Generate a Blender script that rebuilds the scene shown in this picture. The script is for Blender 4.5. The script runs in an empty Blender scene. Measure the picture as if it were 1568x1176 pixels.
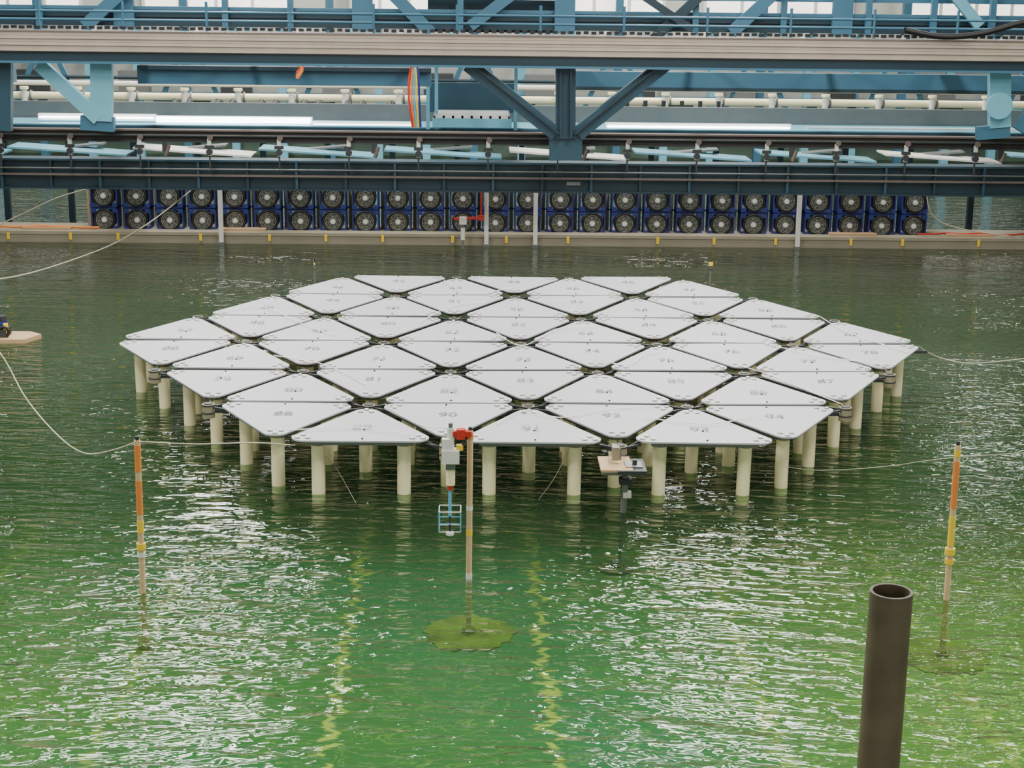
import bpy, math, random
from mathutils import Matrix, Vector
random.seed(7)
scene = bpy.context.scene
COL = scene.collection

# ------------------------------------------------------------------ camera
HC = 4.46           # camera height above the water (metres)
F = 2449.0 / 1568.0 # focal length / frame width
R = (Matrix.Rotation(math.radians(-1.45), 3, 'Z') @
     Matrix.Rotation(math.radians(90 - 14.45), 3, 'X') @
     Matrix.Rotation(math.radians(0.68), 3, 'Z'))
cd = bpy.data.cameras.new("camera"); cam = bpy.data.objects.new("camera", cd); COL.objects.link(cam)
cd.sensor_width = 36; cd.lens = 36 * F; cd.clip_end = 300; cd.clip_start = 0.05
cam.matrix_world = Matrix.Translation((0, 0, HC)) @ R.to_4x4()
scene.camera = cam
CP = Vector((0, 0, HC))
# survey helpers: bearing of a photo measurement, intersected with a real plane
def ray(u, v): return R @ Vector(((u - 784) / 2449.0, -(v - 588) / 2449.0, -1.0))
def onz(u, v, z=0.0):
    d = ray(u, v); return CP + d * ((z - HC) / d.z)
def ony(u, v, Y):
    d = ray(u, v); return CP + d * (Y / d.y)
def zat(v, Y, u=784): return ony(u, v, Y).z
def xat(u, Y, v=200): return ony(u, v, Y).x

# --------------------------------------------------------------- materials
MATS = {}
def mat(name, col, rough=0.5, metal=0.0, var=0.12, scale=6.0, emit=0.0, bump=0.0):
    if name in MATS: return MATS[name]
    m = bpy.data.materials.new(name); m.use_nodes = True
    nt = m.node_tree; n = nt.nodes; l = nt.links
    b = n['Principled BSDF']
    tc = n.new('ShaderNodeTexCoord'); no = n.new('ShaderNodeTexNoise')
    no.inputs['Scale'].default_value = scale; no.inputs['Detail'].default_value = 4
    l.new(tc.outputs['Object'], no.inputs['Vector'])
    mx = n.new('ShaderNodeMix'); mx.data_type = 'RGBA'
    mx.inputs['A'].default_value = (*[max(0, c * (1 - var)) for c in col], 1)
    mx.inputs['B'].default_value = (*[min(1, c * (1 + var)) for c in col], 1)
    l.new(no.outputs['Fac'], mx.inputs['Factor'])
    l.new(mx.outputs['Result'], b.inputs['Base Color'])
    b.inputs['Roughness'].default_value = rough; b.inputs['Metallic'].default_value = metal
    if emit:
        b.inputs['Emission Color'].default_value = (*col, 1); b.inputs['Emission Strength'].default_value = emit
    if bump:
        bp = n.new('ShaderNodeBump'); bp.inputs['Strength'].default_value = bump; bp.inputs['Distance'].default_value = 0.01
        l.new(no.outputs['Fac'], bp.inputs['Height']); l.new(bp.outputs['Normal'], b.inputs['Normal'])
    MATS[name] = m; return m

plate_m = mat('white_panel', (0.45, 0.46, 0.50), 0.5, var=0.08, scale=1.5)
cream = mat('cream_pvc', (1.0, 0.90, 0.56), 0.3, var=0.02)
dark = mat('dark_steel', (0.025, 0.03, 0.032), 0.5)
grey = mat('grey_steel', (0.18, 0.19, 0.19), 0.4, 0.4)
bolt = mat('bolt_white', (0.8, 0.8, 0.78), 0.3)
tan = mat('connector_tan', (0.28, 0.25, 0.17), 0.5)
ink = mat('number_ink', (0.21, 0.22, 0.25), 0.6)
alu = mat('aluminium_rail', (0.44, 0.37, 0.31), 0.4, 0.3, var=0.2, scale=3)
alud = mat('rail_groove', (0.14, 0.11, 0.10), 0.5, 0.2)
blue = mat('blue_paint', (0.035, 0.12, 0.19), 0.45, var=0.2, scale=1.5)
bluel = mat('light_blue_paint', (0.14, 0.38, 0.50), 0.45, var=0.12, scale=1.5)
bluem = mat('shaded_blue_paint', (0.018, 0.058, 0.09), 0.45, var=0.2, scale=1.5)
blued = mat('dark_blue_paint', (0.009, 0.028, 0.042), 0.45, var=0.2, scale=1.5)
rust = mat('brown_rail', (0.04, 0.033, 0.03), 0.6)
white = mat('white_paint', (0.75, 0.74, 0.70), 0.5, var=0.08)
royal = mat('royal_blue', (0.018, 0.03, 0.20), 0.4)
black = mat('black_rubber', (0.008, 0.008, 0.01), 0.45)
fgrill = mat('fan_grille', (0.26, 0.27, 0.24), 0.5)
hubm = mat('fan_hub', (0.62, 0.64, 0.62), 0.4)
beige = mat('beige_beam', (0.29, 0.26, 0.19), 0.7, var=0.2, scale=2)
yellow = mat('yellow_tape', (0.85, 0.58, 0.03), 0.5)
orange = mat('orange_tape', (0.78, 0.24, 0.05), 0.5)
bamboo = mat('pole_tan', (0.66, 0.45, 0.26), 0.5, var=0.2, scale=20)
red = mat('red_paint', (0.55, 0.03, 0.02), 0.4)
cyan = mat('cyan_tube', (0.10, 0.42, 0.65), 0.4)
pipebrown = mat('rusty_pipe', (0.16, 0.13, 0.08), 0.6, 0.0, var=0.6, scale=14, bump=0.3)
rope = mat('rope', (0.45, 0.43, 0.32), 0.8)
wirem = mat('white_cable', (0.85, 0.85, 0.83), 0.6)
wood = mat('wood_board', (0.45, 0.30, 0.17), 0.7)
tube = mat('fluorescent_tube', (0.9, 0.97, 1.0), 0.4, emit=11)
winm = mat('window_glass', (1.0, 0.95, 0.86), 0.3, emit=1.8)

# ------------------------------------------------------------ mesh builder
class MB:
    def __init__(s): s.v = []; s.f = []; s.mi = []; s.mats = []; s.sm = []
    def m(s, mt):
        if mt not in s.mats: s.mats.append(mt)
        return s.mats.index(mt)
    def add(s, vs, fs, mt, smooth=False):
        o = len(s.v); s.v += [tuple(p) for p in vs]; k = s.m(mt)
        for f in fs: s.f.append([i + o for i in f]); s.mi.append(k); s.sm.append(smooth)
    def box(s, lo, hi, mt):
        x0, y0, z0 = lo; x1, y1, z1 = hi
        s.add([(x0,y0,z0),(x1,y0,z0),(x1,y1,z0),(x0,y1,z0),(x0,y0,z1),(x1,y0,z1),(x1,y1,z1),(x0,y1,z1)],
              [(0,3,2,1),(4,5,6,7),(0,1,5,4),(1,2,6,5),(2,3,7,6),(3,0,4,7)], mt)
    def cbox(s, c, d, mt): s.box([c[i]-d[i]/2 for i in range(3)], [c[i]+d[i]/2 for i in range(3)], mt)
    def frame(s, a, b):
        a = Vector(a); b = Vector(b); d = (b - a).normalized()
        up = Vector((0, 1, 0)) if abs(d.y) < 0.9 else Vector((0, 0, 1))
        x = d.cross(up).normalized(); y = d.cross(x).normalized(); return a, b, x, y
    def beam(s, a, b, w, t, mt):   # w in the plane facing -Y, t in depth
        a, b, x, y = s.frame(a, b)
        vs = [p + x*sx*w/2 + y*sy*t/2 for p in (a, b) for sx, sy in ((-1,-1),(1,-1),(1,1),(-1,1))]
        s.add(vs, [(0,1,2,3),(7,6,5,4),(0,4,5,1),(1,5,6,2),(2,6,7,3),(3,7,4,0)], mt)
    def cyl(s, a, b, r, mt, seg=14, r2=None, caps=True):
        a, b, x, y = s.frame(a, b); r2 = r if r2 is None else r2; vs = []
        for p, rr in ((a, r), (b, r2)):
            for i in range(seg):
                t = 2*math.pi*i/seg; vs.append(p + x*math.cos(t)*rr + y*math.sin(t)*rr)
        s.add(vs, [(i, (i+1)%seg, seg+(i+1)%seg, seg+i) for i in range(seg)], mt, True)
        if caps:
            s.add(vs[:seg], [tuple(range(seg))[::-1]], mt); s.add(vs[seg:], [tuple(range(seg))], mt)
    def pipe(s, a, b, ro, ri, mt, seg=32):
        a, b, x, y = s.frame(a, b); vs = []
        for p, rr in ((a, ro), (b, ro), (b, ri), (a, ri)):
            for i in range(seg):
                t = 2*math.pi*i/seg; vs.append(p + x*math.cos(t)*rr + y*math.sin(t)*rr)
        for k in range(4):
            k2 = (k+1) % 4; q = (vs[k*seg:(k+1)*seg] + vs[k2*seg:(k2+1)*seg])
            s.add(q, [(i, (i+1)%seg, seg+(i+1)%seg, seg+i) for i in range(seg)], mt, k in (0, 2))
    def torus(s, c, axis, Rr, r, mt, seg=20, sg=8):
        c = Vector(c); _, _, x, y = s.frame(c, c + Vector(axis)); ax = Vector(axis).normalized(); vs = []
        for i in range(seg):
            t = 2*math.pi*i/seg; d = x*math.cos(t) + y*math.sin(t)
            for j in range(sg):
                q = 2*math.pi*j/sg; vs.append(c + d*(Rr + r*math.cos(q)) + ax*r*math.sin(q))
        s.add(vs, [(i*sg+j, ((i+1)%seg)*sg+j, ((i+1)%seg)*sg+(j+1)%sg, i*sg+(j+1)%sg) for i in range(seg) for j in range(sg)], mt, True)
    def poly(s, pts, z0, z1, mt):
        n = len(pts); vs = [(p[0], p[1], z0) for p in pts] + [(p[0], p[1], z1) for p in pts]
        s.add(vs, [tuple(range(n))[::-1], tuple(range(n, 2*n))] + [(i, (i+1)%n, n+(i+1)%n, n+i) for i in range(n)], mt)
    def path(s, pts, r, mt, seg=6, sub=8):
        P = [Vector(p) for p in pts]; out = []
        for i in range(len(P)-1):
            p0 = P[max(i-1,0)]; p1 = P[i]; p2 = P[i+1]; p3 = P[min(i+2,len(P)-1)]
            for k in range(sub):
                t = k/sub
                out.append(0.5*((2*p1)+(p2-p0)*t+(2*p0-5*p1+4*p2-p3)*t*t+(3*p1-p0-3*p2+p3)*t**3))
        out.append(P[-1])
        for a, b in zip(out, out[1:]):
            if (b-a).length > 1e-5: s.cyl(a, b, r, mt, seg, caps=False)
    def mesh(s, name):
        me = bpy.data.meshes.new(name); me.from_pydata(s.v, [], s.f)
        for mt in s.mats: me.materials.append(mt)
        me.polygons.foreach_set('material_index', s.mi); me.polygons.foreach_set('use_smooth', s.sm); me.update(); return me
    def obj(s, name, parent=None, loc=(0,0,0), rot=(0,0,0)):
        o = bpy.data.objects.new(name, s.mesh(name)); COL.objects.link(o); o.location = loc; o.rotation_euler = rot
        if parent: o.parent = parent
        return o
def inst(name, me, parent, loc, rot=(0,0,0)):
    o = bpy.data.objects.new(name, me); COL.objects.link(o); o.location = loc; o.rotation_euler = rot; o.parent = parent; return o
def empty(name, loc=(0,0,0)):
    e = bpy.data.objects.new(name, None); COL.objects.link(e); e.location = loc; return e

# =============================================================== ROOM SHELL
XL, XR, YB, YF, ZC, ZF = -19.0, 19.0, 40.0, -6.0, 10.0, -0.45
hallw = mat('hall_wall_paint', (0.50, 0.50, 0.46), 0.8, var=0.1, scale=0.6)
ceilm = mat('ceiling_panel', (0.09, 0.10, 0.09), 0.8, var=0.1, scale=0.5)

fm = bpy.data.materials.new('basin_floor_paint'); fm.use_nodes = True
nt = fm.node_tree; n = nt.nodes; l = nt.links; bs = n['Principled BSDF']; bs.inputs['Roughness'].default_value = 0.8
bs.inputs['Specular IOR Level'].default_value = 0.0
tc = n.new('ShaderNodeTexCoord'); sep = n.new('ShaderNodeSeparateXYZ'); l.new(tc.outputs['Object'], sep.inputs[0])
def noise(vec, sc, det=3, dist=0.0, scl=None):
    if scl:
        mp = n.new('ShaderNodeMapping'); mp.inputs['Scale'].default_value = scl; l.new(vec, mp.inputs['Vector']); vec = mp.outputs[0]
    x = n.new('ShaderNodeTexNoise'); x.inputs['Scale'].default_value = sc; x.inputs['Detail'].default_value = det
    x.inputs['Distortion'].default_value = dist; l.new(vec, x.inputs['Vector']); return x.outputs['Fac']
def M(op, a, b=None, c=None):
    x = n.new('ShaderNodeMath'); x.operation = op
    for i, q in enumerate((a, b, c)):
        if q is None: continue
        if isinstance(q, (int, float)): x.inputs[i].default_value = q
        else: l.new(q, x.inputs[i])
    return x.outputs[0]
def mixc(fac, a, b):
    x = n.new('ShaderNodeMix'); x.data_type = 'RGBA'
    if isinstance(fac, float): x.inputs['Factor'].default_value = fac
    else: l.new(fac, x.inputs['Factor'])
    for k, q in (('A', a), ('B', b)):
        if isinstance(q, tuple): x.inputs[k].default_value = (*q, 1)
        else: l.new(q, x.inputs[k])
    return x.outputs['Result']
def ramp(v, a, b):
    x = n.new('ShaderNodeMapRange'); x.inputs['From Min'].default_value = a; x.inputs['From Max'].default_value = b
    x.interpolation_type = 'SMOOTHSTEP'; l.new(v, x.inputs['Value']); return x.outputs[0]
lx = onz(832, 1000, ZF).x; lx2 = onz(527, 1000, ZF).x; sp = lx - lx2
wob = M('MULTIPLY', M('SUBTRACT', noise(tc.outputs['Object'], 1.0, 2, 0.8, (2.5, 8.0, 1)), 0.5), 0.42)
xx = M('ADD', sep.outputs['X'], wob)
ph = M('ABSOLUTE', M('SUBTRACT', M('FRACT', M('ADD', M('DIVIDE', M('SUBTRACT', xx, lx), sp), 0.5)), 0.5))
line = M('SUBTRACT', 1.0, ramp(M('MULTIPLY', ph, sp), 0.015, 0.05))
line = M('MULTIPLY', line, ramp(noise(tc.outputs['Object'], 2.2, 3, 1.0, (2, 5, 1)), 0.38, 0.50))
cen = M('ABSOLUTE', M('SUBTRACT', sep.outputs['X'], (lx+lx2)/2))
line = M('MULTIPLY', line, M('SUBTRACT', 1.0, M('MULTIPLY', ramp(cen, sp*0.8, sp*1.1), 0.55)))
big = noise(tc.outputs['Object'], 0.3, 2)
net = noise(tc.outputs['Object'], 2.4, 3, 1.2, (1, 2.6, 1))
caus = M('MULTIPLY', M('SUBTRACT', 1.0, ramp(M('ABSOLUTE', M('SUBTRACT', net, 0.5)), 0.0, 0.022)), M('ADD', 0.28, M('MULTIPLY', ramp(sep.outputs['X'], 1.5, 3.5), 0.7)))  # net of caustic light painted into the floor colour
right_glow = M('MULTIPLY', ramp(sep.outputs['X'], 0.8, 4.2), 0.6)  # underwater glow towards the right, painted into the floor colour
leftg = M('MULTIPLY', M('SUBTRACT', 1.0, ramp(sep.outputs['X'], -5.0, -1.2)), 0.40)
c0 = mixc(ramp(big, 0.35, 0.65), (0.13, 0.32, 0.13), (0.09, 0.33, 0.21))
c1 = mixc(M('ADD', right_glow, leftg), c0, (0.44, 0.60, 0.10))
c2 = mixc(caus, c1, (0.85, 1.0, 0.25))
c3 = mixc(line, c2, (1.0, 1.0, 0.22))
far = M('MULTIPLY', ramp(sep.outputs['Y'], 8.5, 15.0), 0.95)   # far floor coloured darker, standing in for light lost through the water
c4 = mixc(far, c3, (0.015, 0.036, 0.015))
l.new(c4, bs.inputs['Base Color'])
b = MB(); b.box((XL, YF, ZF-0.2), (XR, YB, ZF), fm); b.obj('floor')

# water
YW = onz(784, 376, 0).y           # front face of the divider beam
wm = bpy.data.materials.new('basin_water'); wm.use_nodes = True
nt = wm.node_tree; n = nt.nodes; l = nt.links; n.remove(n['Principled BSDF']); out = n['Material Output']
tc = n.new('ShaderNodeTexCoord'); ob = tc.outputs['Object']
sepw = n.new('ShaderNodeSeparateXYZ'); l.new(ob, sepw.inputs[0])
mpr = n.new('ShaderNodeMapping'); mpr.inputs['Rotation'].default_value = (0, 0, math.radians(8)); l.new(ob, mpr.inputs['Vector']); obr = mpr.outputs[0]
h1 = noise(obr, 1.0, 2, 0.3, (1.2, 5.5, 1)); h2 = noise(ob, 1.0, 2, 0.4, (5.0, 13.0, 1)); h3 = noise(ob, 0.8, 1, 0, (0.7, 1.3, 1))
gust = ramp(noise(ob, 0.35, 2), 0.3, 0.7)
h = M('ADD', M('ADD', M('MULTIPLY', h1, 0.66), M('MULTIPLY', M('MULTIPLY', h2, 0.40), M('ADD', M('MULTIPLY', gust, 0.65), 0.55))), M('MULTIPLY', h3, 0.4))
calm = M('SUBTRACT', 1.0, M('MULTIPLY', ramp(sepw.outputs['Y'], 10.5, 13.5), 0.35))   # calmer in the lee of the floats
h = M('MULTIPLY', h, calm)
bp = n.new('ShaderNodeBump'); bp.inputs['Strength'].default_value = 1.0; bp.inputs['Distance'].default_value = 0.09
l.new(h, bp.inputs['Height'])
fr = n.new('ShaderNodeFresnel'); fr.inputs['IOR'].default_value = 1.38; l.new(bp.outputs[0], fr.inputs['Normal'])
gl = n.new('ShaderNodeBsdfGlossy'); gl.inputs['Roughness'].default_value = 0.03; l.new(bp.outputs[0], gl.inputs['Normal'])
df = n.new('ShaderNodeBsdfDiffuse')
l.new(mixc(ramp(sepw.outputs['Y'], 13.0, 26.0), (0.030, 0.070, 0.025), (0.085, 0.11, 0.07)), df.inputs['Color'])  # far water coloured paler, standing in for its brighter reflections
tr = n.new('ShaderNodeBsdfTransparent'); tr.inputs['Color'].default_value = (0.78, 0.93, 0.75, 1)
m1 = n.new('ShaderNodeMixShader'); m1.inputs[0].default_value = 0.68; l.new(df.outputs[0], m1.inputs[1]); l.new(tr.outputs[0], m1.inputs[2])
m2 = n.new('ShaderNodeMixShader'); l.new(fr.outputs[0], m2.inputs[0]); l.new(m1.outputs[0], m2.inputs[1]); l.new(gl.outputs[0], m2.inputs[2])
l.new(m2.outputs[0], out.inputs['Surface'])
e_ = .01
me = bpy.data.meshes.new('basin_water')
me.from_pydata([(XL+e_,YF,0),(XR-e_,YF,0),(XR-e_,YW-e_,0),(XL+e_,YW-e_,0),(XL+e_,YW+.91,0),(XR-e_,YW+.91,0),(XR-e_,YB-.07,0),(XL+e_,YB-.07,0)], [], [(0,1,2,3),(4,5,6,7)]); me.materials.append(wm)
COL.objects.link(bpy.data.objects.new('basin_water', me))

b = MB(); b.box((XL-.2, YF, ZF-.2), (XL, YB, ZC), hallw); b.obj('wall_left')
b = MB(); b.box((XR, YF, ZF-.2), (XR+.2, YB, ZC), hallw); b.obj('wall_right')
b = MB(); b.box((XL, YB, ZF-.2), (XR, YB+.2, ZC), hallw)
b.box((XL, YB-.06, ZF), (XR, YB, 0.9), mat('basin_wall_green', (0.10, 0.16, 0.12), 0.7))
b.obj('wall_back')
b = MB(); b.box((XL, YF, ZC), (XR, YB, ZC+.2), ceilm)
for y in range(0, 40, 5): b.box((XL, y-.1, ZC-.5), (XR, y+.1, ZC), grey)
b.obj('ceiling')
for i, (xa, xb) in enumerate([(-13,-9.5), (-8,-4.5), (-3,-.2), (1.2,4.6), (5.6,9.2), (10.5,14)]):
    b = MB(); b.box((xa, YB-.1, 3.35), (xb, YB-.04, 5.4), winm)
    for k in range(5):
        x = xa + (xb-xa)*k/4; b.box((x-.04, YB-.16, 3.3), (x+.04, YB-.03, 5.45), white)
    b.box((xa, YB-.16, 5.38), (xb, YB-.03, 5.48), white); b.box((xa, YB-.16, 3.27), (xb, YB-.03, 3.36), white)
    b.obj('window_%d' % (i+1))

# lamps
k = 0
for x, ys, en, sx, sy in ((-12.5, (8, 20, 33), 450, 1.8, .8), (-5.0, (9, 13.5, 18, 22.5, 27, 31.5, 36), 620, 1.3, 2.6), (4.4, (9, 13.5, 18, 22.5, 27, 31.5, 36), 620, 1.3, 2.6), (11.5, (8, 20, 33), 450, 1.8, .8)):
    for y in ys:
        lp = empty('ceiling_lamp' if k == 0 else 'ceiling_lamp.%03d' % k, (x, y, 9.3)); k += 1
        b = MB(); b.box((-sx/2-.05, -sy/2-.05, .03), (sx/2+.05, sy/2+.05, .15), white)
        b.cyl((-.5, 0, .15), (-.5, 0, .7), .02, grey); b.cyl((.5, 0, .15), (.5, 0, .7), .02, grey)
        b.obj('housing', lp)
        ld = bpy.data.lights.new('lamp', 'AREA'); ld.shape = 'RECTANGLE'; ld.size = sx; ld.size_y = sy; ld.energy = en
        ld.color = (1.0, 0.97, 0.90)
        lo = bpy.data.objects.new('light', ld); COL.objects.link(lo); lo.parent = lp
w = bpy.data.worlds.new('world'); scene.world = w; w.use_nodes = True
w.node_tree.nodes['Background'].inputs[0].default_value = (0.95, 0.93, 0.86, 1)
w.node_tree.nodes['Background'].inputs[1].default_value = 0.75

# ======================================================== FLOATING PLATFORM
L = 1.5; Hh = L*math.sqrt(3)/2; ZP = 0.53
C = onz(797.5, 523, ZP)
plat = empty('floating_platform', (C.x, C.y, 0))
def module_mesh():
    b = MB(); g = 0.027*L; s = L - 2*math.sqrt(3)*g; rin = s/(2*math.sqrt(3)); c = 0.092*L
    V = [Vector((-s/2, -rin)), Vector((s/2, -rin)), Vector((0, 2*rin))]
    hx = []
    for i in range(3):
        p = V[i]; a = V[(i-1)%3]; q = V[(i+1)%3]
        hx.append(p + (a-p).normalized()*c); hx.append(p + (q-p).normalized()*c)
    pts = []
    for i in range(6):
        p = hx[i]; a = p + (hx[i-1]-p).normalized()*0.06; q = p + (hx[(i+1)%6]-p).normalized()*0.06
        for t in (0, .25, .5, .75, 1): pts.append(a*(1-t)**2 + p*2*t*(1-t) + q*t*t)
    b.poly(pts, -0.014, 0.0, plate_m)
    for i in range(3):
        a = hx[2*i+1]*0.86; q = hx[(2*i+2)%6]*0.86
        b.beam((a.x, a.y, -0.034), (q.x, q.y, -0.034), .035, .035, grey)
    s2 = 0.5*L; r2 = s2/(2*math.sqrt(3)); cs = [(-s2/2, -r2), (s2/2, -r2), (0, 2*r2)]
    for i, (x, y) in enumerate(cs):
        b.pipe((x, y, -0.60), (x, y, -0.075), .06, .05, cream, 20)
        b.cyl((x, y, -0.085), (x, y, -0.014), .063, tan, 18)
        x2, y2 = cs[(i+1)%3]; b.beam((x, y, -0.055), (x2, y2, -0.055), .03, .03, dark)
    for i in range(3):     # bolts in the corners
        d = V[i].normalized(); t = Vector((-d.y, d.x))
        for rr, tt in ((0.80, 0), (0.70, 0.055), (0.70, -0.055)):
            p = d*(V[i].length*rr) + t*tt*L*.6
            b.cyl((p.x, p.y, 0), (p.x, p.y, .014), .017, bolt, 8)
            b.cyl((p.x, p.y, 0), (p.x, p.y, .004), .026, grey, 10)
    b.cyl((0.02, -.25*L*.9, 0), (0.02, -.25*L*.9, .01), .009, dark, 8)
    b.cyl((0.02, -.05, 0), (0.02, -.05, .01), .009, dark, 8)
    return b.mesh('module')
mm = module_mesh()
texts = []; cnt = 0
for k in range(2, -4, -1):
    n0 = 6-abs(k); y0 = k*Hh
    n1 = 6-abs(k+1); items = []
    for i in range(n0): items.append(((i - n0/2 + .5)*L, y0 + Hh/3, 0))
    for i in range(n1): items.append(((i - n1/2 + .5)*L, y0 + 2*Hh/3, 1))
    items.sort()
    for x, y, fl in items:
        cnt += 1
        inst('module_%d' % cnt, mm, plat, (x, y, ZP + random.uniform(-.006, .006)),
             (random.uniform(-.008, .008), random.uniform(-.008, .008), math.pi*fl + random.uniform(-.006, .006)))
        texts.append((str(40+cnt), x, y))
nb = MB()
for t, x, y in texts:
    cu = bpy.data.curves.new('n', 'FONT'); cu.body = t; cu.size = 0.18; cu.align_x = 'CENTER'; cu.align_y = 'CENTER'
    to = bpy.data.objects.new('n', cu); me = bpy.data.meshes.new_from_object(to)
    nb.add([(v.co.x + x, v.co.y + y, ZP + .012) for v in me.vertices], [tuple(p.vertices) for p in me.polygons], ink)
    bpy.data.objects.remove(to); bpy.data.meshes.remove(me)
nb.obj('module_numbers', plat)
hb = MB()
def hexn(x, y): return max(abs(y)/Hh, (abs(x)+abs(y)/math.sqrt(3))/L)
for k in range(-3, 4):
    nn = 6-abs(k)
    for i in range(nn+1):
        x = (i-nn/2)*L; y = k*Hh
        if k in (-3, 0, 3) and i in (0, nn): continue
        hb.cyl((x, y, ZP-.15), (x, y, ZP-.02), .060, tan, 16)
        hb.torus((x, y, ZP-.03), (0,0,1), .058, .008, dark, 16, 6)
        hb.torus((x, y, ZP-.10), (0,0,1), .060, .008, dark, 16, 6)
        hb.cyl((x, y, ZP-.02), (x, y, ZP-.012), .045, dark, 12)
        for a in range(6):
            t = a*math.pi/3; dx, dy = math.cos(t), math.sin(t); x2, y2 = x+dx*L, y+dy*L
            if hexn(x2, y2) > 3.02: continue
            mid = hexn(x+dx*L/2, y+dy*L/2)
            if a < 3 and mid < 2.99: hb.beam((x, y, ZP-.09), (x2, y2, ZP-.09), .03, .02, dark)
            tt = t + math.pi/6
            px, py = x+math.cos(tt)*.22, y+math.sin(tt)*.22
            if hexn(px, py) < 3: hb.beam((x, y, ZP-.05), (px, py, ZP-.045), .015, .02, dark)
hb.obj('hinge_frame', plat)
cb = MB()
def onp(u, v):
    p = onz(u, v, ZP+.015); return (p.x-C.x, p.y-C.y, ZP+.02)
for pts in ([(760,510),(800,530),(850,505),(905,500)], [(905,548),(960,560),(985,545),(1010,540)],
            [(760,650),(800,630),(860,640),(930,628),(1020,622)], [(640,495),(690,470),(740,462)],
            [(1130,560),(1180,575),(1240,600),(1290,620)], [(420,545),(500,560),(560,590)], [(590,620),(640,650),(690,655)],
            [(1150,520),(1250,545),(1370,560)], [(1255,485),(1300,510),(1390,540)], [(985,640),(1080,650),(1150,640)],
            [(440,660),(540,655),(640,668)], [(680,430),(720,450),(790,440)], [(330,480),(400,470),(470,500),(520,515)]):
    cb.path([onp(*p) for p in pts], .005, wirem, 5)
cb.obj('instrument_cables', plat)

# ============================================================ MEASURE POLES
subm = mat('submerged_base', (0.20, 0.26, 0.035), .8, var=1.0, scale=5)
def pole(name, ut, vt, ub, vb, bands, plate_r):
    base = onz(ub, vb, 0); d = ray(ut, vt); t = base.y/d.y; top = CP + d*t
    e = empty(name, (base.x, base.y, 0)); b = MB()
    T = Vector((top.x-base.x, 0, top.z)); B = -T*(-ZF/T.z); B.z = ZF+.03
    b.cyl(B, T, .022, bamboo, 14)
    for f0, f1, mt, r in bands: b.cyl(T*f0, T*f1, r, mt, 14)
    b.cyl(T, T+Vector((0,0,.03)), .014, dark, 10)
    b.obj('shaft', e)
    b = MB(); N = 90
    b.poly([(B.x+plate_r*(1+.06*math.sin(3*a+1)+.04*math.sin(11*a)+.04*math.sin(23*a))*math.cos(a), plate_r*(1+.06*math.sin(5*a)+.06*math.sin(17*a+2))*math.sin(a)) for a in [2*math.pi*i/N for i in range(N)]], ZF+.002, ZF+.008, subm)
    b.cyl((B.x, 0, ZF+.008), (B.x, 0, ZF+.05), .05, subm, 16)
    b.obj('base_plate', e); return T, base
pole('measuring_pole', 210, 674, 219, 907, [(.97,.80,orange,.024),(.74,.52,orange,.024),(.33,.29,yellow,.034),(.27,.24,white,.03),(.48,.40,yellow,.0245)], .10)
Tm, Bm = pole('measuring_pole.001', 720, 660, 718, 886, [(.34,.30,yellow,.0235),(.50,.47,white,.0235),(.99,.95,orange,.024),(.04,.0,white,.024)], .34)
pole('measuring_pole.002', 1467, 682, 1449, 918, [(.9,.6,orange,.0238),(.34,.30,yellow,.038),(.27,.24,yellow,.034),(.55,.36,yellow,.0246),(.97,.93,yellow,.0242)], .34)

Y0 = Bm.y; e = empty('wave_probe', (0, Y0-0.05, 0)); 
def q(u, v, dy=0): p = ony(u, v, Y0-.05); return Vector((p.x, dy, p.z))
b = MB()
b.beam(q(722,664), q(688,664), .04, .04, red); b.cyl(q(706,657), q(706,672), .035, red)
b.cyl(q(690,648), q(690,655), .016, grey); b.cyl(q(690,655), q(690,690), .026, white, 16)
b.cbox(q(683,680,-.01), (.06,.06,.09), bolt); b.cbox(q(690,698), (.13,.10,.10), white)
b.cbox(q(690,712), (.07,.07,.06), grey); b.cyl(q(690,716), q(690,742), .033, cream, 16)
b.cyl(q(689,742), q(689,750), .02, red); b.cyl(q(689,748), q(689,790), .012, cyan, 10)
b.cbox(q(704,685), (.05,.04,.04), yellow); b.cyl(q(704,690), q(716,668), .01, dark)
b.obj('sensor_body', e)
b = MB(); t = q(689, 779); bt = q(689, 815); hw = .08
for sx in (-1, 1):
    for sy in (-1, 1):
        b.cyl(t + Vector((sx*hw, sy*hw, 0)), bt + Vector((sx*hw, sy*hw, .03)), .0045, cyan, 8)
for zz, mt in ((t.z, bolt), ((t.z+bt.z)/2, cyan), (bt.z+.03, bolt)):
    for (a1, a2) in (((-1,-1),(1,-1)),((1,-1),(1,1)),((1,1),(-1,1)),((-1,1),(-1,-1))):
        b.cyl((t.x+a1[0]*hw, a1[1]*hw, zz), (t.x+a2[0]*hw, a2[1]*hw, zz), .004, mt, 8)
b.cyl(t, bt, .01, dark); b.cyl(bt, bt+Vector((0,0,-.02)), .03, bolt)
b.obj('probe_cage', e)

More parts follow.
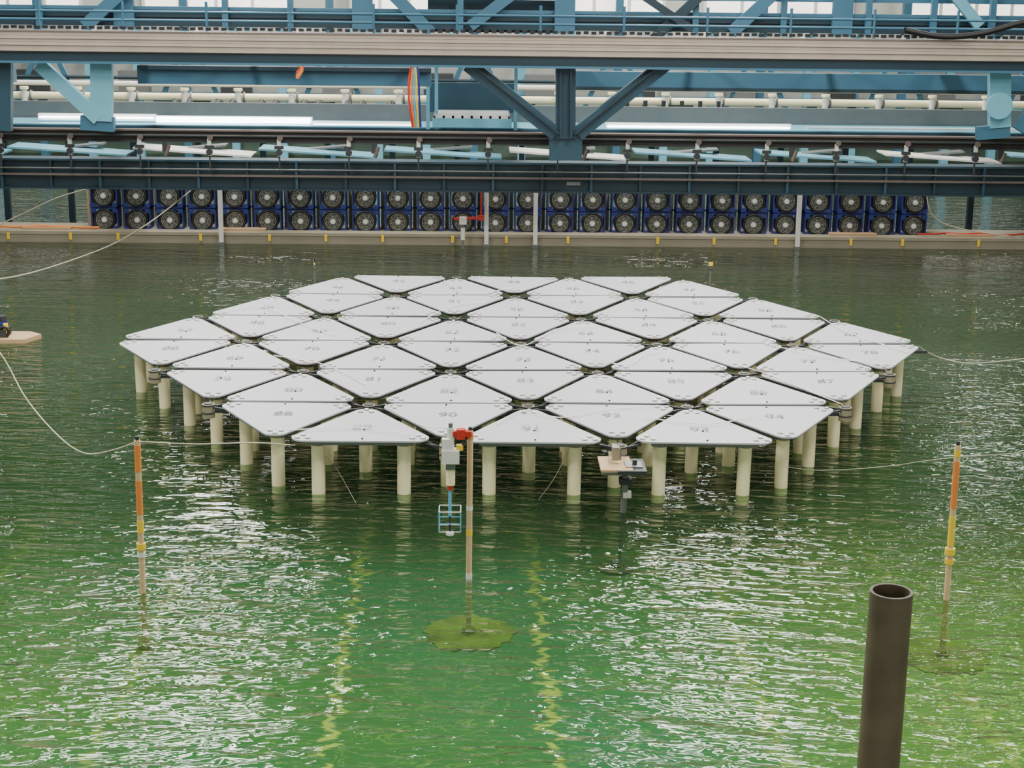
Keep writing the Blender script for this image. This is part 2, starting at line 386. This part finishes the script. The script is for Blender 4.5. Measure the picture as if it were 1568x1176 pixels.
Y1 = C.y - 3*Hh - .28; e = empty('sensor_bracket', (0, Y1, 0))
def q(u, v, dy=0): p = ony(u, v, Y1); return Vector((p.x, dy, p.z))
b = MB()
c = q(942, 711); b.cbox(c, (.27, .40, .02), wood); b.cbox(c+Vector((0,0,-.03)), (.24,.34,.03), grey)
c = q(965, 718); b.cbox(c+Vector((0,-.04,.03)), (.24,.36,.035), dark); b.cbox(c+Vector((.02,-.05,.052)), (.14,.16,.012), grey)
b.cyl(c+Vector((.03,-.06,.05)), c+Vector((.03,-.06,.10)), .02, dark)
b.cyl(q(958,728), Vector((q(955,758).x, 0, .0)), .028, grey, 12); b.cbox(q(958,736), (.11,.09,.05), dark); b.cbox(q(960,757), (.07,.06,.05), bolt)
b.cyl((q(955,758).x, 0, .02), (q(950,800).x, 0, ZF+.02), .016, dark, 8)
b.cyl(q(943,704), q(943,684), .035, tan, 12); b.cyl(q(949,704), q(949,686), .012, grey, 12)
b.beam(q(943,692), q(943,692)+Vector((0,.2,0)), .04, .03, grey)
b.obj('bracket_body', e)
pp = onz(943, 872, ZF)
b = MB(); b.cyl((pp.x, pp.y-Y1, ZF+.002), (pp.x, pp.y-Y1, ZF+.03), .15, mat('dark_base', (.03,.05,.015), .8), 24); b.cyl((pp.x, pp.y-Y1, ZF+.03), (pp.x, pp.y-Y1, ZF+.08), .05, dark, 12); b.obj('base_weight', e)

dd = ray(1365, 905); tt = 2.5/dd.y; pp = CP + dd*tt
b = MB(); rp = 68/2449*2.58/2
b.pipe((0, 0, ZF), (0, 0, pp.z), rp, rp*.86, pipebrown, 48)
b.cyl((0,0,ZF), (0,0,ZF+.02), .12, pipebrown, 24)
b.obj('pipe_post', None, (pp.x, pp.y, 0))

# ================================================================ FAN ARRAY
ztop = zat(359, YW)
b = MB(); b.box((XL+.1, YW, ZF), (XR-.1, YW+.9, ztop), beige); b.box((XL+.1, YW-.03, ztop-.05), (XR-.1, YW, ztop), beige)
for u in list(range(-200, 1900, 99)):
    x = xat(u+random.uniform(-20,20), YW, 370); b.box((x-.025, YW-.036, ztop-.14), (x+.025, YW-.031, ztop-.02), yellow)
for u in (60, 360, 1300, 1480): 
    x = xat(u, YW, 370); b.box((x-.3, YW+.1, ztop), (x+.5, YW+.3, ztop+.04), wood)
b.path([(xat(u, YW), YW+.2+random.uniform(-.1,.1), ztop+.03+random.uniform(0,.02)) for u in range(-60, 150, 25)], .02, orange)
b.path([(xat(u, YW), YW+.2+random.uniform(-.1,.1), ztop+.03+random.uniform(0,.02)) for u in range(1420, 1640, 25)], .014, red)
# signal cables climbing from the beam to the bridge
b.path([(xat(-30,YW), YW+.1, ztop), ony(40,325,YW+.1), ony(90,302,YW+.1), ony(150,285,YW+.1)], .010, rope)
b.path([ony(1418,290,YW+.1), ony(1428,330,YW+.1), ony(1470,350,YW+.1), (xat(1580,YW), YW+.1, ztop)], .010, rope)
b.obj('divider_beam')
YFN = YW+.45
fb = MB(); W2, H2 = .225, .195
for s1 in (-1, 1):
    fb.cbox((s1*(W2-.012), 0, 0), (.024, .30, 2*H2), royal); fb.cbox((0, 0, s1*(H2-.012)), (2*W2, .30, .024), royal)
    for s3 in (-1, 1):
        fb.cbox((s1*(W2-.045), -.16, s3*(H2-.04)), (.08, .015, .075), royal)
Rf = .165
fb.torus((0,-.16,0), (0,1,0), Rf, .022, black, 28, 8)
fb.pipe((0,-.15,0), (0,.14,0), Rf+.01, Rf-.012, black, 28)
for rr in (.06, .085, .11, .135): fb.torus((0,-.17,0), (0,1,0), rr, .006, fgrill, 24, 6)
for a in range(4):
    t = a*math.pi/4+.2; fb.cyl((math.cos(t)*Rf, -.168, math.sin(t)*Rf), (-math.cos(t)*Rf, -.168, -math.sin(t)*Rf), .004, fgrill, 6)
for a in range(7):
    t = a*2*math.pi/7; r0, r1 = .04, .145
    pts = [(r0*math.cos(t-.3), -.06, r0*math.sin(t-.3)), (r1*math.cos(t-.12), -.09, r1*math.sin(t-.12)),
           (r1*math.cos(t+.42), -.03, r1*math.sin(t+.42)), (r0*math.cos(t+.4), -.03, r0*math.sin(t+.4))]
    fb.add(pts, [(0,1,2,3)], black)
fb.cyl((0,.05,0), (0,-.185,0), .045, hubm, 18); fb.cyl((0,-.185,0), (0,-.195,0), .03, white, 14)
fb.cyl((0,.1,0), (0,.11,0), Rf, black, 24)
fanme = fb.mesh('wind_fan')
fans = empty('wind_fan_array', (0, 0, 0))
x0 = xat(163, YFN, 330); x1 = xat(1396, YFN, 330)
z1 = zat(305, YFN-.15); z2 = zat(341, YFN-.15)
for i in range(26):
    x = x0 + (x1-x0)*i/25
    for j, z in enumerate((z1, z2)):
        inst('fan_%d_%d' % (i, j), fanme, fans, (x, YFN, z), (0, random.choice((0, math.pi)), 0))
b = MB()
for z in (z1+H2+.02, (z1+z2)/2, z2-H2-.015): b.box((x0-.3, YFN+.1, z-.015), (x1+.3, YFN+.14, z+.015), royal)
for i in range(27):
    x = x0 + (x1-x0)*(i-.5)/25; b.box((x-.03, YFN+.15, ztop), (x+.03, YFN+.21, z1+H2+.2), grey if i % 2 else beige)
    b.box((x-.1, YFN+.25, ztop), (x-.07, YFN+.28, z1+H2+.2), wood)
b.obj('fan_support_frame', fans)
b = MB()
for u in (338, 745, 820, 1223):
    x = xat(u, YW-.15, 330); b.box((x-.035, YW-.2, ZF), (x+.035, YW-.13, zat(285, YW)), white)
    b.box((x-.05, YW-.21, .0), (x+.05, YW-.12, .05), grey)
b.obj('guide_posts')

# =========================================================== CARRIAGE BRIDGE
g = empty('carriage_bridge'); GX0, GX1 = XL+.15, XR-.15
YG = YW-1.1
b = MB(); za, zb = zat(292, YG), zat(250, YG)
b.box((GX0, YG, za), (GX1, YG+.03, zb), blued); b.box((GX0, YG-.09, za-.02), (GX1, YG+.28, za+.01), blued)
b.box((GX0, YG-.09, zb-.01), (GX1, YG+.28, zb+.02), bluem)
b.box((GX0, YG-.12, zat(273,YG)), (GX1, YG-.06, zat(270,YG)), alud); b.cyl((GX0, YG-.1, zat(262,YG)), (GX1, YG-.1, zat(262,YG)), .014, grey)
for i in range(-12, 24):
    x = xat(155+75*i, YG, 270)
    if GX0 < x < GX1: b.box((x-.02, YG-.08, za), (x+.02, YG, zb), blued if i % 2 else bluem)
b.cbox(ony(878, 281, YG-.02), (.22, .02, .06), grey)
b.box((GX0, YG+.3, za-.02), (GX1, YG+.5, za+.25), blued)
b.obj('lower_girder', g)
b = MB(); YR = YG-.25; zr0, zr1 = zat(221, YR), zat(204, YR)
b.box((GX0, YR, zr0), (GX1, YR+.05, zr1), rust); b.box((GX0, YR-.06, zr1-.012), (GX1, YR+.11, zr1+.012), alud)
b.box((GX0, YR-.05, zr0-.012), (GX1, YR+.1, zr0+.012), dark)
b.cyl((GX0, YR-.05, zat(212,YR)), (GX1, YR-.05, zat(212,YR)), .025, dark)
i = -8
while True:
    x = xat(2+106.5*i, YR, 220); i += 1
    if x > GX1-.2: break
    if x < GX0+.2: continue
    b.box((x-.03, YR-.08, zat(242,YR)), (x+.03, YR-.04, zat(216,YR)), hubm)
    b.cyl((x, YR-.11, zat(236,YR)), (x, YR-.03, zat(236,YR)), .05, dark, 12)
    b.cyl((x+.02, YR-.10, zat(214,YR)), (x+.02, YR-.03, zat(214,YR)), .045, alud, 12)
    b.box((x-.07, YR-.09, zat(231,YR)), (x+.07, YR-.05, zat(226,YR)), dark)
    b.box((x-.012, YR-.07, zat(262,YR)), (x+.012, YR-.04, zat(240,YR)), dark)
    x2 = x+xat(40, YR)-xat(0, YR)
    if i % 3 == 0:
        b.box((x2-.05, YR-.1, zat(236,YR)), (x2+.04, YR-.05, zat(222,YR)), dark)
        b.cyl((x2, YR-.1, zat(242,YR)), (x2+.06, YR-.1, zat(226,YR)), .03, alud, 10)
b.obj('cable_rail', g)
b = MB(); YU = YG-1.3
zz = [zat(v, YU) for v in (56, 62, 67, 72, 77, 86)]
for i in range(5):
    b.box((GX0, YU - .02*(i%2) , zz[i+1]+.004), (GX1, YU+.25, zz[i]), alu)
    b.box((GX0, YU+.02, zz[i+1]-.01), (GX1, YU+.2, zz[i+1]+.01), alud)
b.box((GX0, YU+.05, zat(103,YU)), (GX1, YU+.12, zz[5]), blued)
b.box((GX0, YU-.04, zat(103,YU)-.01), (GX1, YU+.22, zat(101,YU)), blue)
b.box((GX0, YU-.02, zz[0]), (GX1, YU+.3, zz[0]+.015), alud)
b.obj('upper_rail', g)
b = MB()
zc_ = zat(50, YU)
N = 330
for i in range(N):
    x = GX0 + (GX1-GX0)*(i+.5)/N; b.box((x-.035, YU+.05, zc_-.02+.006*(i%2)), (x+.035, YU+.12, zc_+.025+.006*(i%2)), black)
b.path([ony(u, v, YU-.05) for u, v in ((1385,46),(1440,56),(1500,52),(1568,34),(1640,20))], .045, black, 10)
b.obj('cable_chain', g)
b = MB(); YT = YU+.25; TC = [0]
def T(u1, v1, u2, v2, w, mt, dy=0, t=.14):
    TC[0] += 1; o = dy + TC[0]*.0043
    b.beam(ony(u1, v1, YT+o), ony(u2, v2, YT+o), w, t, mt)
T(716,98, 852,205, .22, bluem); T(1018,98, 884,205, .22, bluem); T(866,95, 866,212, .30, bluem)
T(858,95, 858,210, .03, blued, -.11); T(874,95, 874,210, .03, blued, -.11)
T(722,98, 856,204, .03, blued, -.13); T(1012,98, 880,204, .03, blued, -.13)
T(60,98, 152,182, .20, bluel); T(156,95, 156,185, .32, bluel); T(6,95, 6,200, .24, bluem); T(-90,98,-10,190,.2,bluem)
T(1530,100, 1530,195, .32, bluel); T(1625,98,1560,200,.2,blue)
T(866,205, 866,245, .5, bluem); T(150,178,150,200,.5,blue); T(1520,192,1520,212,.5,blue)
T(-600,98,-500,200,.22,blue); T(-420,98,-520,200,.22,blue); T(2100,98,2000,210,.22,blue)
c = ony(1530,162,YT-.1); b.cyl(c, c+Vector((0,-.03,0)), .2, bluel, 24)
b.obj('truss', g)
b = MB()
for u in (-300, 155, 866, 1525, 1900):
    x = xat(u, YU); z = zat(100, YU)
    b.box((x-.12, YU+.16, z-.02), (x+.12, YG+3.2, z+.16), blue)
for u in (340, 640, 1100, 1330):
    x = xat(u, YU); z = zat(100, YU); b.box((x-.05, YU+.16, z+.02), (x+.05, YG+3.2, z+.10), blue)
b.obj('cross_beams', g)
b = MB(); YQ = YG+2.0
def H(v0, v1, Y, mt, u0=None, u1=None, t=.2):
    xa = GX0 if u0 is None else xat(u0, Y, v0); xb = GX1 if u1 is None else xat(u1, Y, v0)
    b.box((xa, Y, zat(v1, Y)), (xb, Y+t, zat(v0, Y)), mt)
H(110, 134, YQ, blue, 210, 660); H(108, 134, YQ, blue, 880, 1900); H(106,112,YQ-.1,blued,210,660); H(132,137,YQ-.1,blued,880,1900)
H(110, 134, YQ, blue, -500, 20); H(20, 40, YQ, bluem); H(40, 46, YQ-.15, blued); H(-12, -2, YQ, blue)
H(16, 21, YQ-.1, blue); H(28,32,YQ-.05,blued)
for u in (-200,-60,60,345,445,705,1065,1200,1330,1430,1520,1600,1750):
    x = xat(u, YQ-.15, 20); b.box((x-.05, YQ-.2, zat(50,YQ)), (x+.05, YQ-.1, zat(-60,YQ)), blue)
for u in (190, 555, 865, 1290):
    x = xat(u, YQ-.15, 20); b.box((x-.17, YQ-.2, zat(50,YQ)), (x+.17, YQ-.1, zat(-60,YQ)), blue)
def T2(u1, v1, u2, v2, w, mt, dy=0): b.beam(ony(u1, v1, YQ+dy), ony(u2, v2, YQ+dy), w, .1, mt)
T2(560,-50, 660,50, .2, blue, -.31); T2(1240,-60,1120,50,.2,blue,-.32); T2(1000,60,1120,-50,.16,blued,-.25); T2(720,40,800,-20,.18,blue,-.26)
T2(130,40,240,-60,.2,blue,-.33); T2(1500,40,1420,-60,.18,bluel,-.34); T2(920,-50,1060,45,.12,blued,-.37)
H(60, 98, YQ+.3, bluem, 700, 860, .3); H(0,50,YQ+.4,blued,655,850,.3)
b.obj('rear_chord', g)
b = MB(); YH = YU+1.0
for v in (24, 37): b.cyl((GX0, YH, zat(v,YH)), (GX1, YH, zat(v,YH)), .02, blue)
for i in range(-6, 18):
    x = xat(60+128*i, YH, 20)
    if GX0 < x < GX1: b.cyl((x, YH, zat(55,YH)), (x, YH, zat(8,YH)), .022, blue)
b.obj('handrail', g)

# =================================================== REAR WALKWAY & PIPEWORK
wk = empty('rear_walkway'); b = MB(); YK = YG+3.4
zk = zat(196, YK)
b.box((GX0, YK, zk-.08), (GX1, YK+1.6, zk), bluel); b.box((GX0, YK-.02, zk-.22), (GX1, YK+.04, zk-.02), bluem)
for i in range(-7, 20):
    x = xat(100*i, YK, 190)
    if GX0 < x < GX1: b.box((x-.05, YK+.1, ZF), (x+.05, YK+.2, zk-.08), blued)
Yp = YK-1.2
for i in range(-4, 11):
    x = xat(20+190*i, Yp, 232)
    if GX0+1 < x < GX1-3:
        b.beam((x, Yp, zat(229,Yp)), (x+2.0, Yp, zat(240,Yp)), .03, .7, [bluel, white, bluel][i % 3])
        b.beam((x+.5, Yp+.3, zat(236,Yp)), (x+1.5, Yp+.3, zat(228,Yp)), .03, .3, grey)
b.box((GX0, YK+1.2, zk), (GX1, YK+1.3, zk+.3), grey)
b.obj('deck', wk)
b = MB(); YP = YK+1.7; zp_ = zat(153, YP)
b.cyl((GX0, YP, zp_), (GX1, YP, zp_), .07, cream, 16); b.cyl((GX0, YP+.2, zp_+.22), (GX1, YP+.2, zp_+.22), .05, white, 12)
b.cyl((GX0, YP-.1, zat(176,YP)), (GX1, YP-.1, zat(176,YP)), .035, white, 12)
i = -9
while True:
    x = xat(40+81.5*i, YP, 150); i += 1
    if x > GX1-.2: break
    if x < GX0+.2: continue
    b.cyl((x, YP-.1, zp_-.13), (x, YP-.1, zp_+.12), .055, white, 12); b.cyl((x, YP-.1, zp_+.12), (x, YP-.1, zp_+.17), .085, cream, 12)
    b.cyl((x, YP-.05, zk), (x, YP-.05, zp_), .03, grey, 8); b.torus((x+.1, YP, zp_), (1,0,0), .085, .02, grey, 14, 6)
for k in range(16):
    x = xat(265+22*k, YP-.3, 165)
    if k % 3 != 2: b.cyl((x, YP-.4, zat(168,YP)), (x+.06, YP-.25, zat(158,YP)), .07, dark, 12); b.cyl((x, YP-.3, zat(182,YP)), (x, YP-.3, zat(165,YP)), .03, dark, 8)
for k in range(6):
    x = xat(960+28*k, YP-.3, 165); b.cyl((x, YP-.3, zat(180,YP)), (x, YP-.3, zat(150,YP)), .04, dark, 8)
# small equipment, brackets and conduit on the walkway
for k in range(40):
    x = GX0+1+(GX1-GX0-2)*(k+random.random()*.6)/40; hh = random.uniform(.1,.4)
    b.box((x, YP+.3, zk), (x+random.uniform(.08,.5), YP+.45, zk+hh), random.choice((bluem, dark, grey, bluel, blued)))
for zz_ in (.55, .68): b.cyl((GX0, YP+.5, zk+zz_), (GX1, YP+.5, zk+zz_), .03, blued, 8)
for k in range(28):
    x = GX0+.5+(GX1-GX0-1)*k/27; b.beam((x, YP+.55, zk), (x+(.5 if k%2 else -.5), YP+.55, zk+1.1), .09, .06, blue)
b.obj('white_pipework', wk)
b = MB()
for u0, u1, v in ((240,475,188), (60,235,186), (930,1210,192), (1240,1560,196), (480,630,194)):
    Y = YK+.3; z = zat(v, Y); xa, xb = xat(u0,Y,v), xat(u1,Y,v)
    b.box((xa-.03, Y+.05, z-.06), (xb+.03, Y+.15, z+.06), white); b.cyl((xa, Y, z), (xb, Y, z), .05 if u0 == 240 else .018, tube, 12)
b.obj('fluorescent_lights', wk)
b = MB()
Y = YK-.4
for k in range(9):
    xa = xat(665, Y, 150)+(xat(780, Y, 150)-xat(665, Y, 150))*k/8; b.box((xa-.02, Y, zat(182,Y)), (xa+.02, Y+1.2, zat(178,Y)), grey)
for k in range(8): b.box((xat(665,Y,150), Y+.15*k, zat(182,Y)), (xat(780,Y,150), Y+.03+.15*k, zat(177,Y)), hubm)
b.box((xat(662,Y,150), Y, zat(196,Y)), (xat(784,Y,150), Y+.05, zat(182,Y)), bluel)
b.box((xat(655,Y,150), Y+1.25, zat(182,Y)), (xat(790,Y,150), Y+1.3, zat(135,Y)), bluem)
for u in (655, 668, 790): b.box((xat(u,Y,150)-.03, Y+.1, zat(200,Y)), (xat(u,Y,150)+.03, Y+.16, zat(90,Y)), bluel)
b.obj('access_platform', wk)
b = MB(); Y = YQ-.5
for k, mt in enumerate((red, orange, cyan, yellow, royal)):
    b.path([ony(640-3*k, 60, Y), ony(628+3*k, 110, Y), ony(626+4*k, 150, Y), ony(632+3*k, 195, Y)], .018, mt, 8)
for k, mt in enumerate((red, orange, orange)):
    b.path([ony(405, 88, Y), ony(440, 84+4*k, Y), ony(462, 98+3*k, Y), ony(455, 112+4*k, Y)], .03, mt, 8)
b.obj('hoses', wk)
b = MB(); YE = YB-1.0
for i in range(-16, 17):
    x = i*1.15; b.box((x-.09, YE, ZF), (x+.09, YE+.2, 3.2 if i % 3 else 9.4), bluel if i % 3 else blue)
for z, mt in ((3.2, bluel), (2.4, white), (1.5, blue), (1.0, bluel)): b.box((GX0, YE-.05, z-.08), (GX1, YE+.1, z+.08), mt)
for i in range(-14, 15):
    b.beam((i*1.2, YE-.15, 2.4), (i*1.2+.8, YE-.15, 3.2), .08, .08, bluel if i % 2 else white)
    if i % 2: b.box((i*1.2, YE-.5, 1.58), (i*1.2+.7, YE-.1, 2.1), [white, grey, beige, dark][i % 4])
b.obj('wavemaker_frame')

# ================================================================ ROPES ETC
def zline(name, pts, r, mt):
    b = MB(); b.path(pts, r, mt, 6); return b.obj(name)
P = lambda u, v, z: onz(u, v, z)
zline('mooring_rope', [P(-60,470,.3), P(0,540,.25), P(40,610,.2), P(90,668,.15), P(130,694,.12), P(170,690,.3), ony(211,676,Bm.y)], .007, rope)
zline('mooring_rope.001', [P(211,676,.58), P(300,680,.5), P(390,678,.48), P(450,682,.45)], .006, rope)
zline('mooring_rope.002', [P(-40,430,.1), P(20,424,.1), P(90,405,.15), P(170,375,.2), P(230,340,.6), ony(292,292,YW-.4)], .010, rope)
zline('mooring_rope.003', [P(1405,530,.5), P(1440,548,.3), P(1500,556,.2), P(1640,540,.2)], .007, rope)
zline('mooring_rope.004', [P(1640,690,.05), P(1466,700,.3), P(1350,715,.12), P(1250,720,.1), P(1190,712,.35)], .003, rope)
zline('mooring_rope.005', [P(440,690,.4), P(500,700,.3), P(545,770,.0)], .002, rope)
zline('mooring_rope.006', [P(870,690,.4), P(850,730,.2), P(825,765,.0)], .002, rope)

p = onz(8, 520, 0); e = empty('instrument_float', (p.x, p.y, 0)); b = MB()
b.poly([(-.5,-.25),(.3,-.2),(.42,.1),(.25,.25),(-.5,.25)], -.02, .05, wood)
b.cbox((-.12,0,.10), (.34,.24,.10), dark); b.cbox((-.1,0,.19), (.22,.18,.09), royal); b.cyl((-.02,0,.24), (-.02,0,.30), .05, dark)
b.cyl((.04,-.08,.1), (.04,-.08,.22), .03, yellow); b.cyl((-.12,.03,.24), (-.12,.03,.38), .012, bolt)
b.torus((.02,-.1,.12), (0,1,0), .06, .02, black)
b.obj('body', e)

def probe(name, u, vt, vb, r, mt, head):
    p = onz(u, vb, 0); t = ony(u, vt, p.y); b = MB()
    b.cyl((0,0,ZF), (0,0,t.z), r, mt, 10); b.cbox((0,0,t.z), head, yellow)
    b.cyl((0,0,t.z), (0,0,t.z+.07), r*.6, dark, 8); b.cyl((0,0,ZF), (0,0,ZF+.03), .12, dark, 16)
    b.torus((0,0,t.z-.08), (0,0,1), r*1.4, .008, dark, 12, 6)
    b.obj(name, None, (p.x, p.y, 0))
probe('wave_gauge', 1087, 404, 436, .014, grey, (.06,.05,.05))
probe('wave_gauge.001', 482, 404, 434, .010, grey, (.02,.02,.03))
p = ony(709, 335, YW-.35); e = empty('current_meter', (p.x, YW-.35, 0)); b = MB()
b.beam((-.15,0,p.z), (.35,0,p.z+.02), .04, .04, red); b.cbox((.0,0,p.z-.03), (.12,.08,.12), white); b.cbox((.3,0,p.z+.02), (.10,.08,.08), red)
b.cyl((0,0,p.z-.05), (0,0,ZF), .016, grey); b.cyl((0,0,.15), (0,0,.35), .035, white); b.cyl((.3,.1,p.z), (.3,.1,zat(292,YW)), .015, red)
b.obj('body', e)
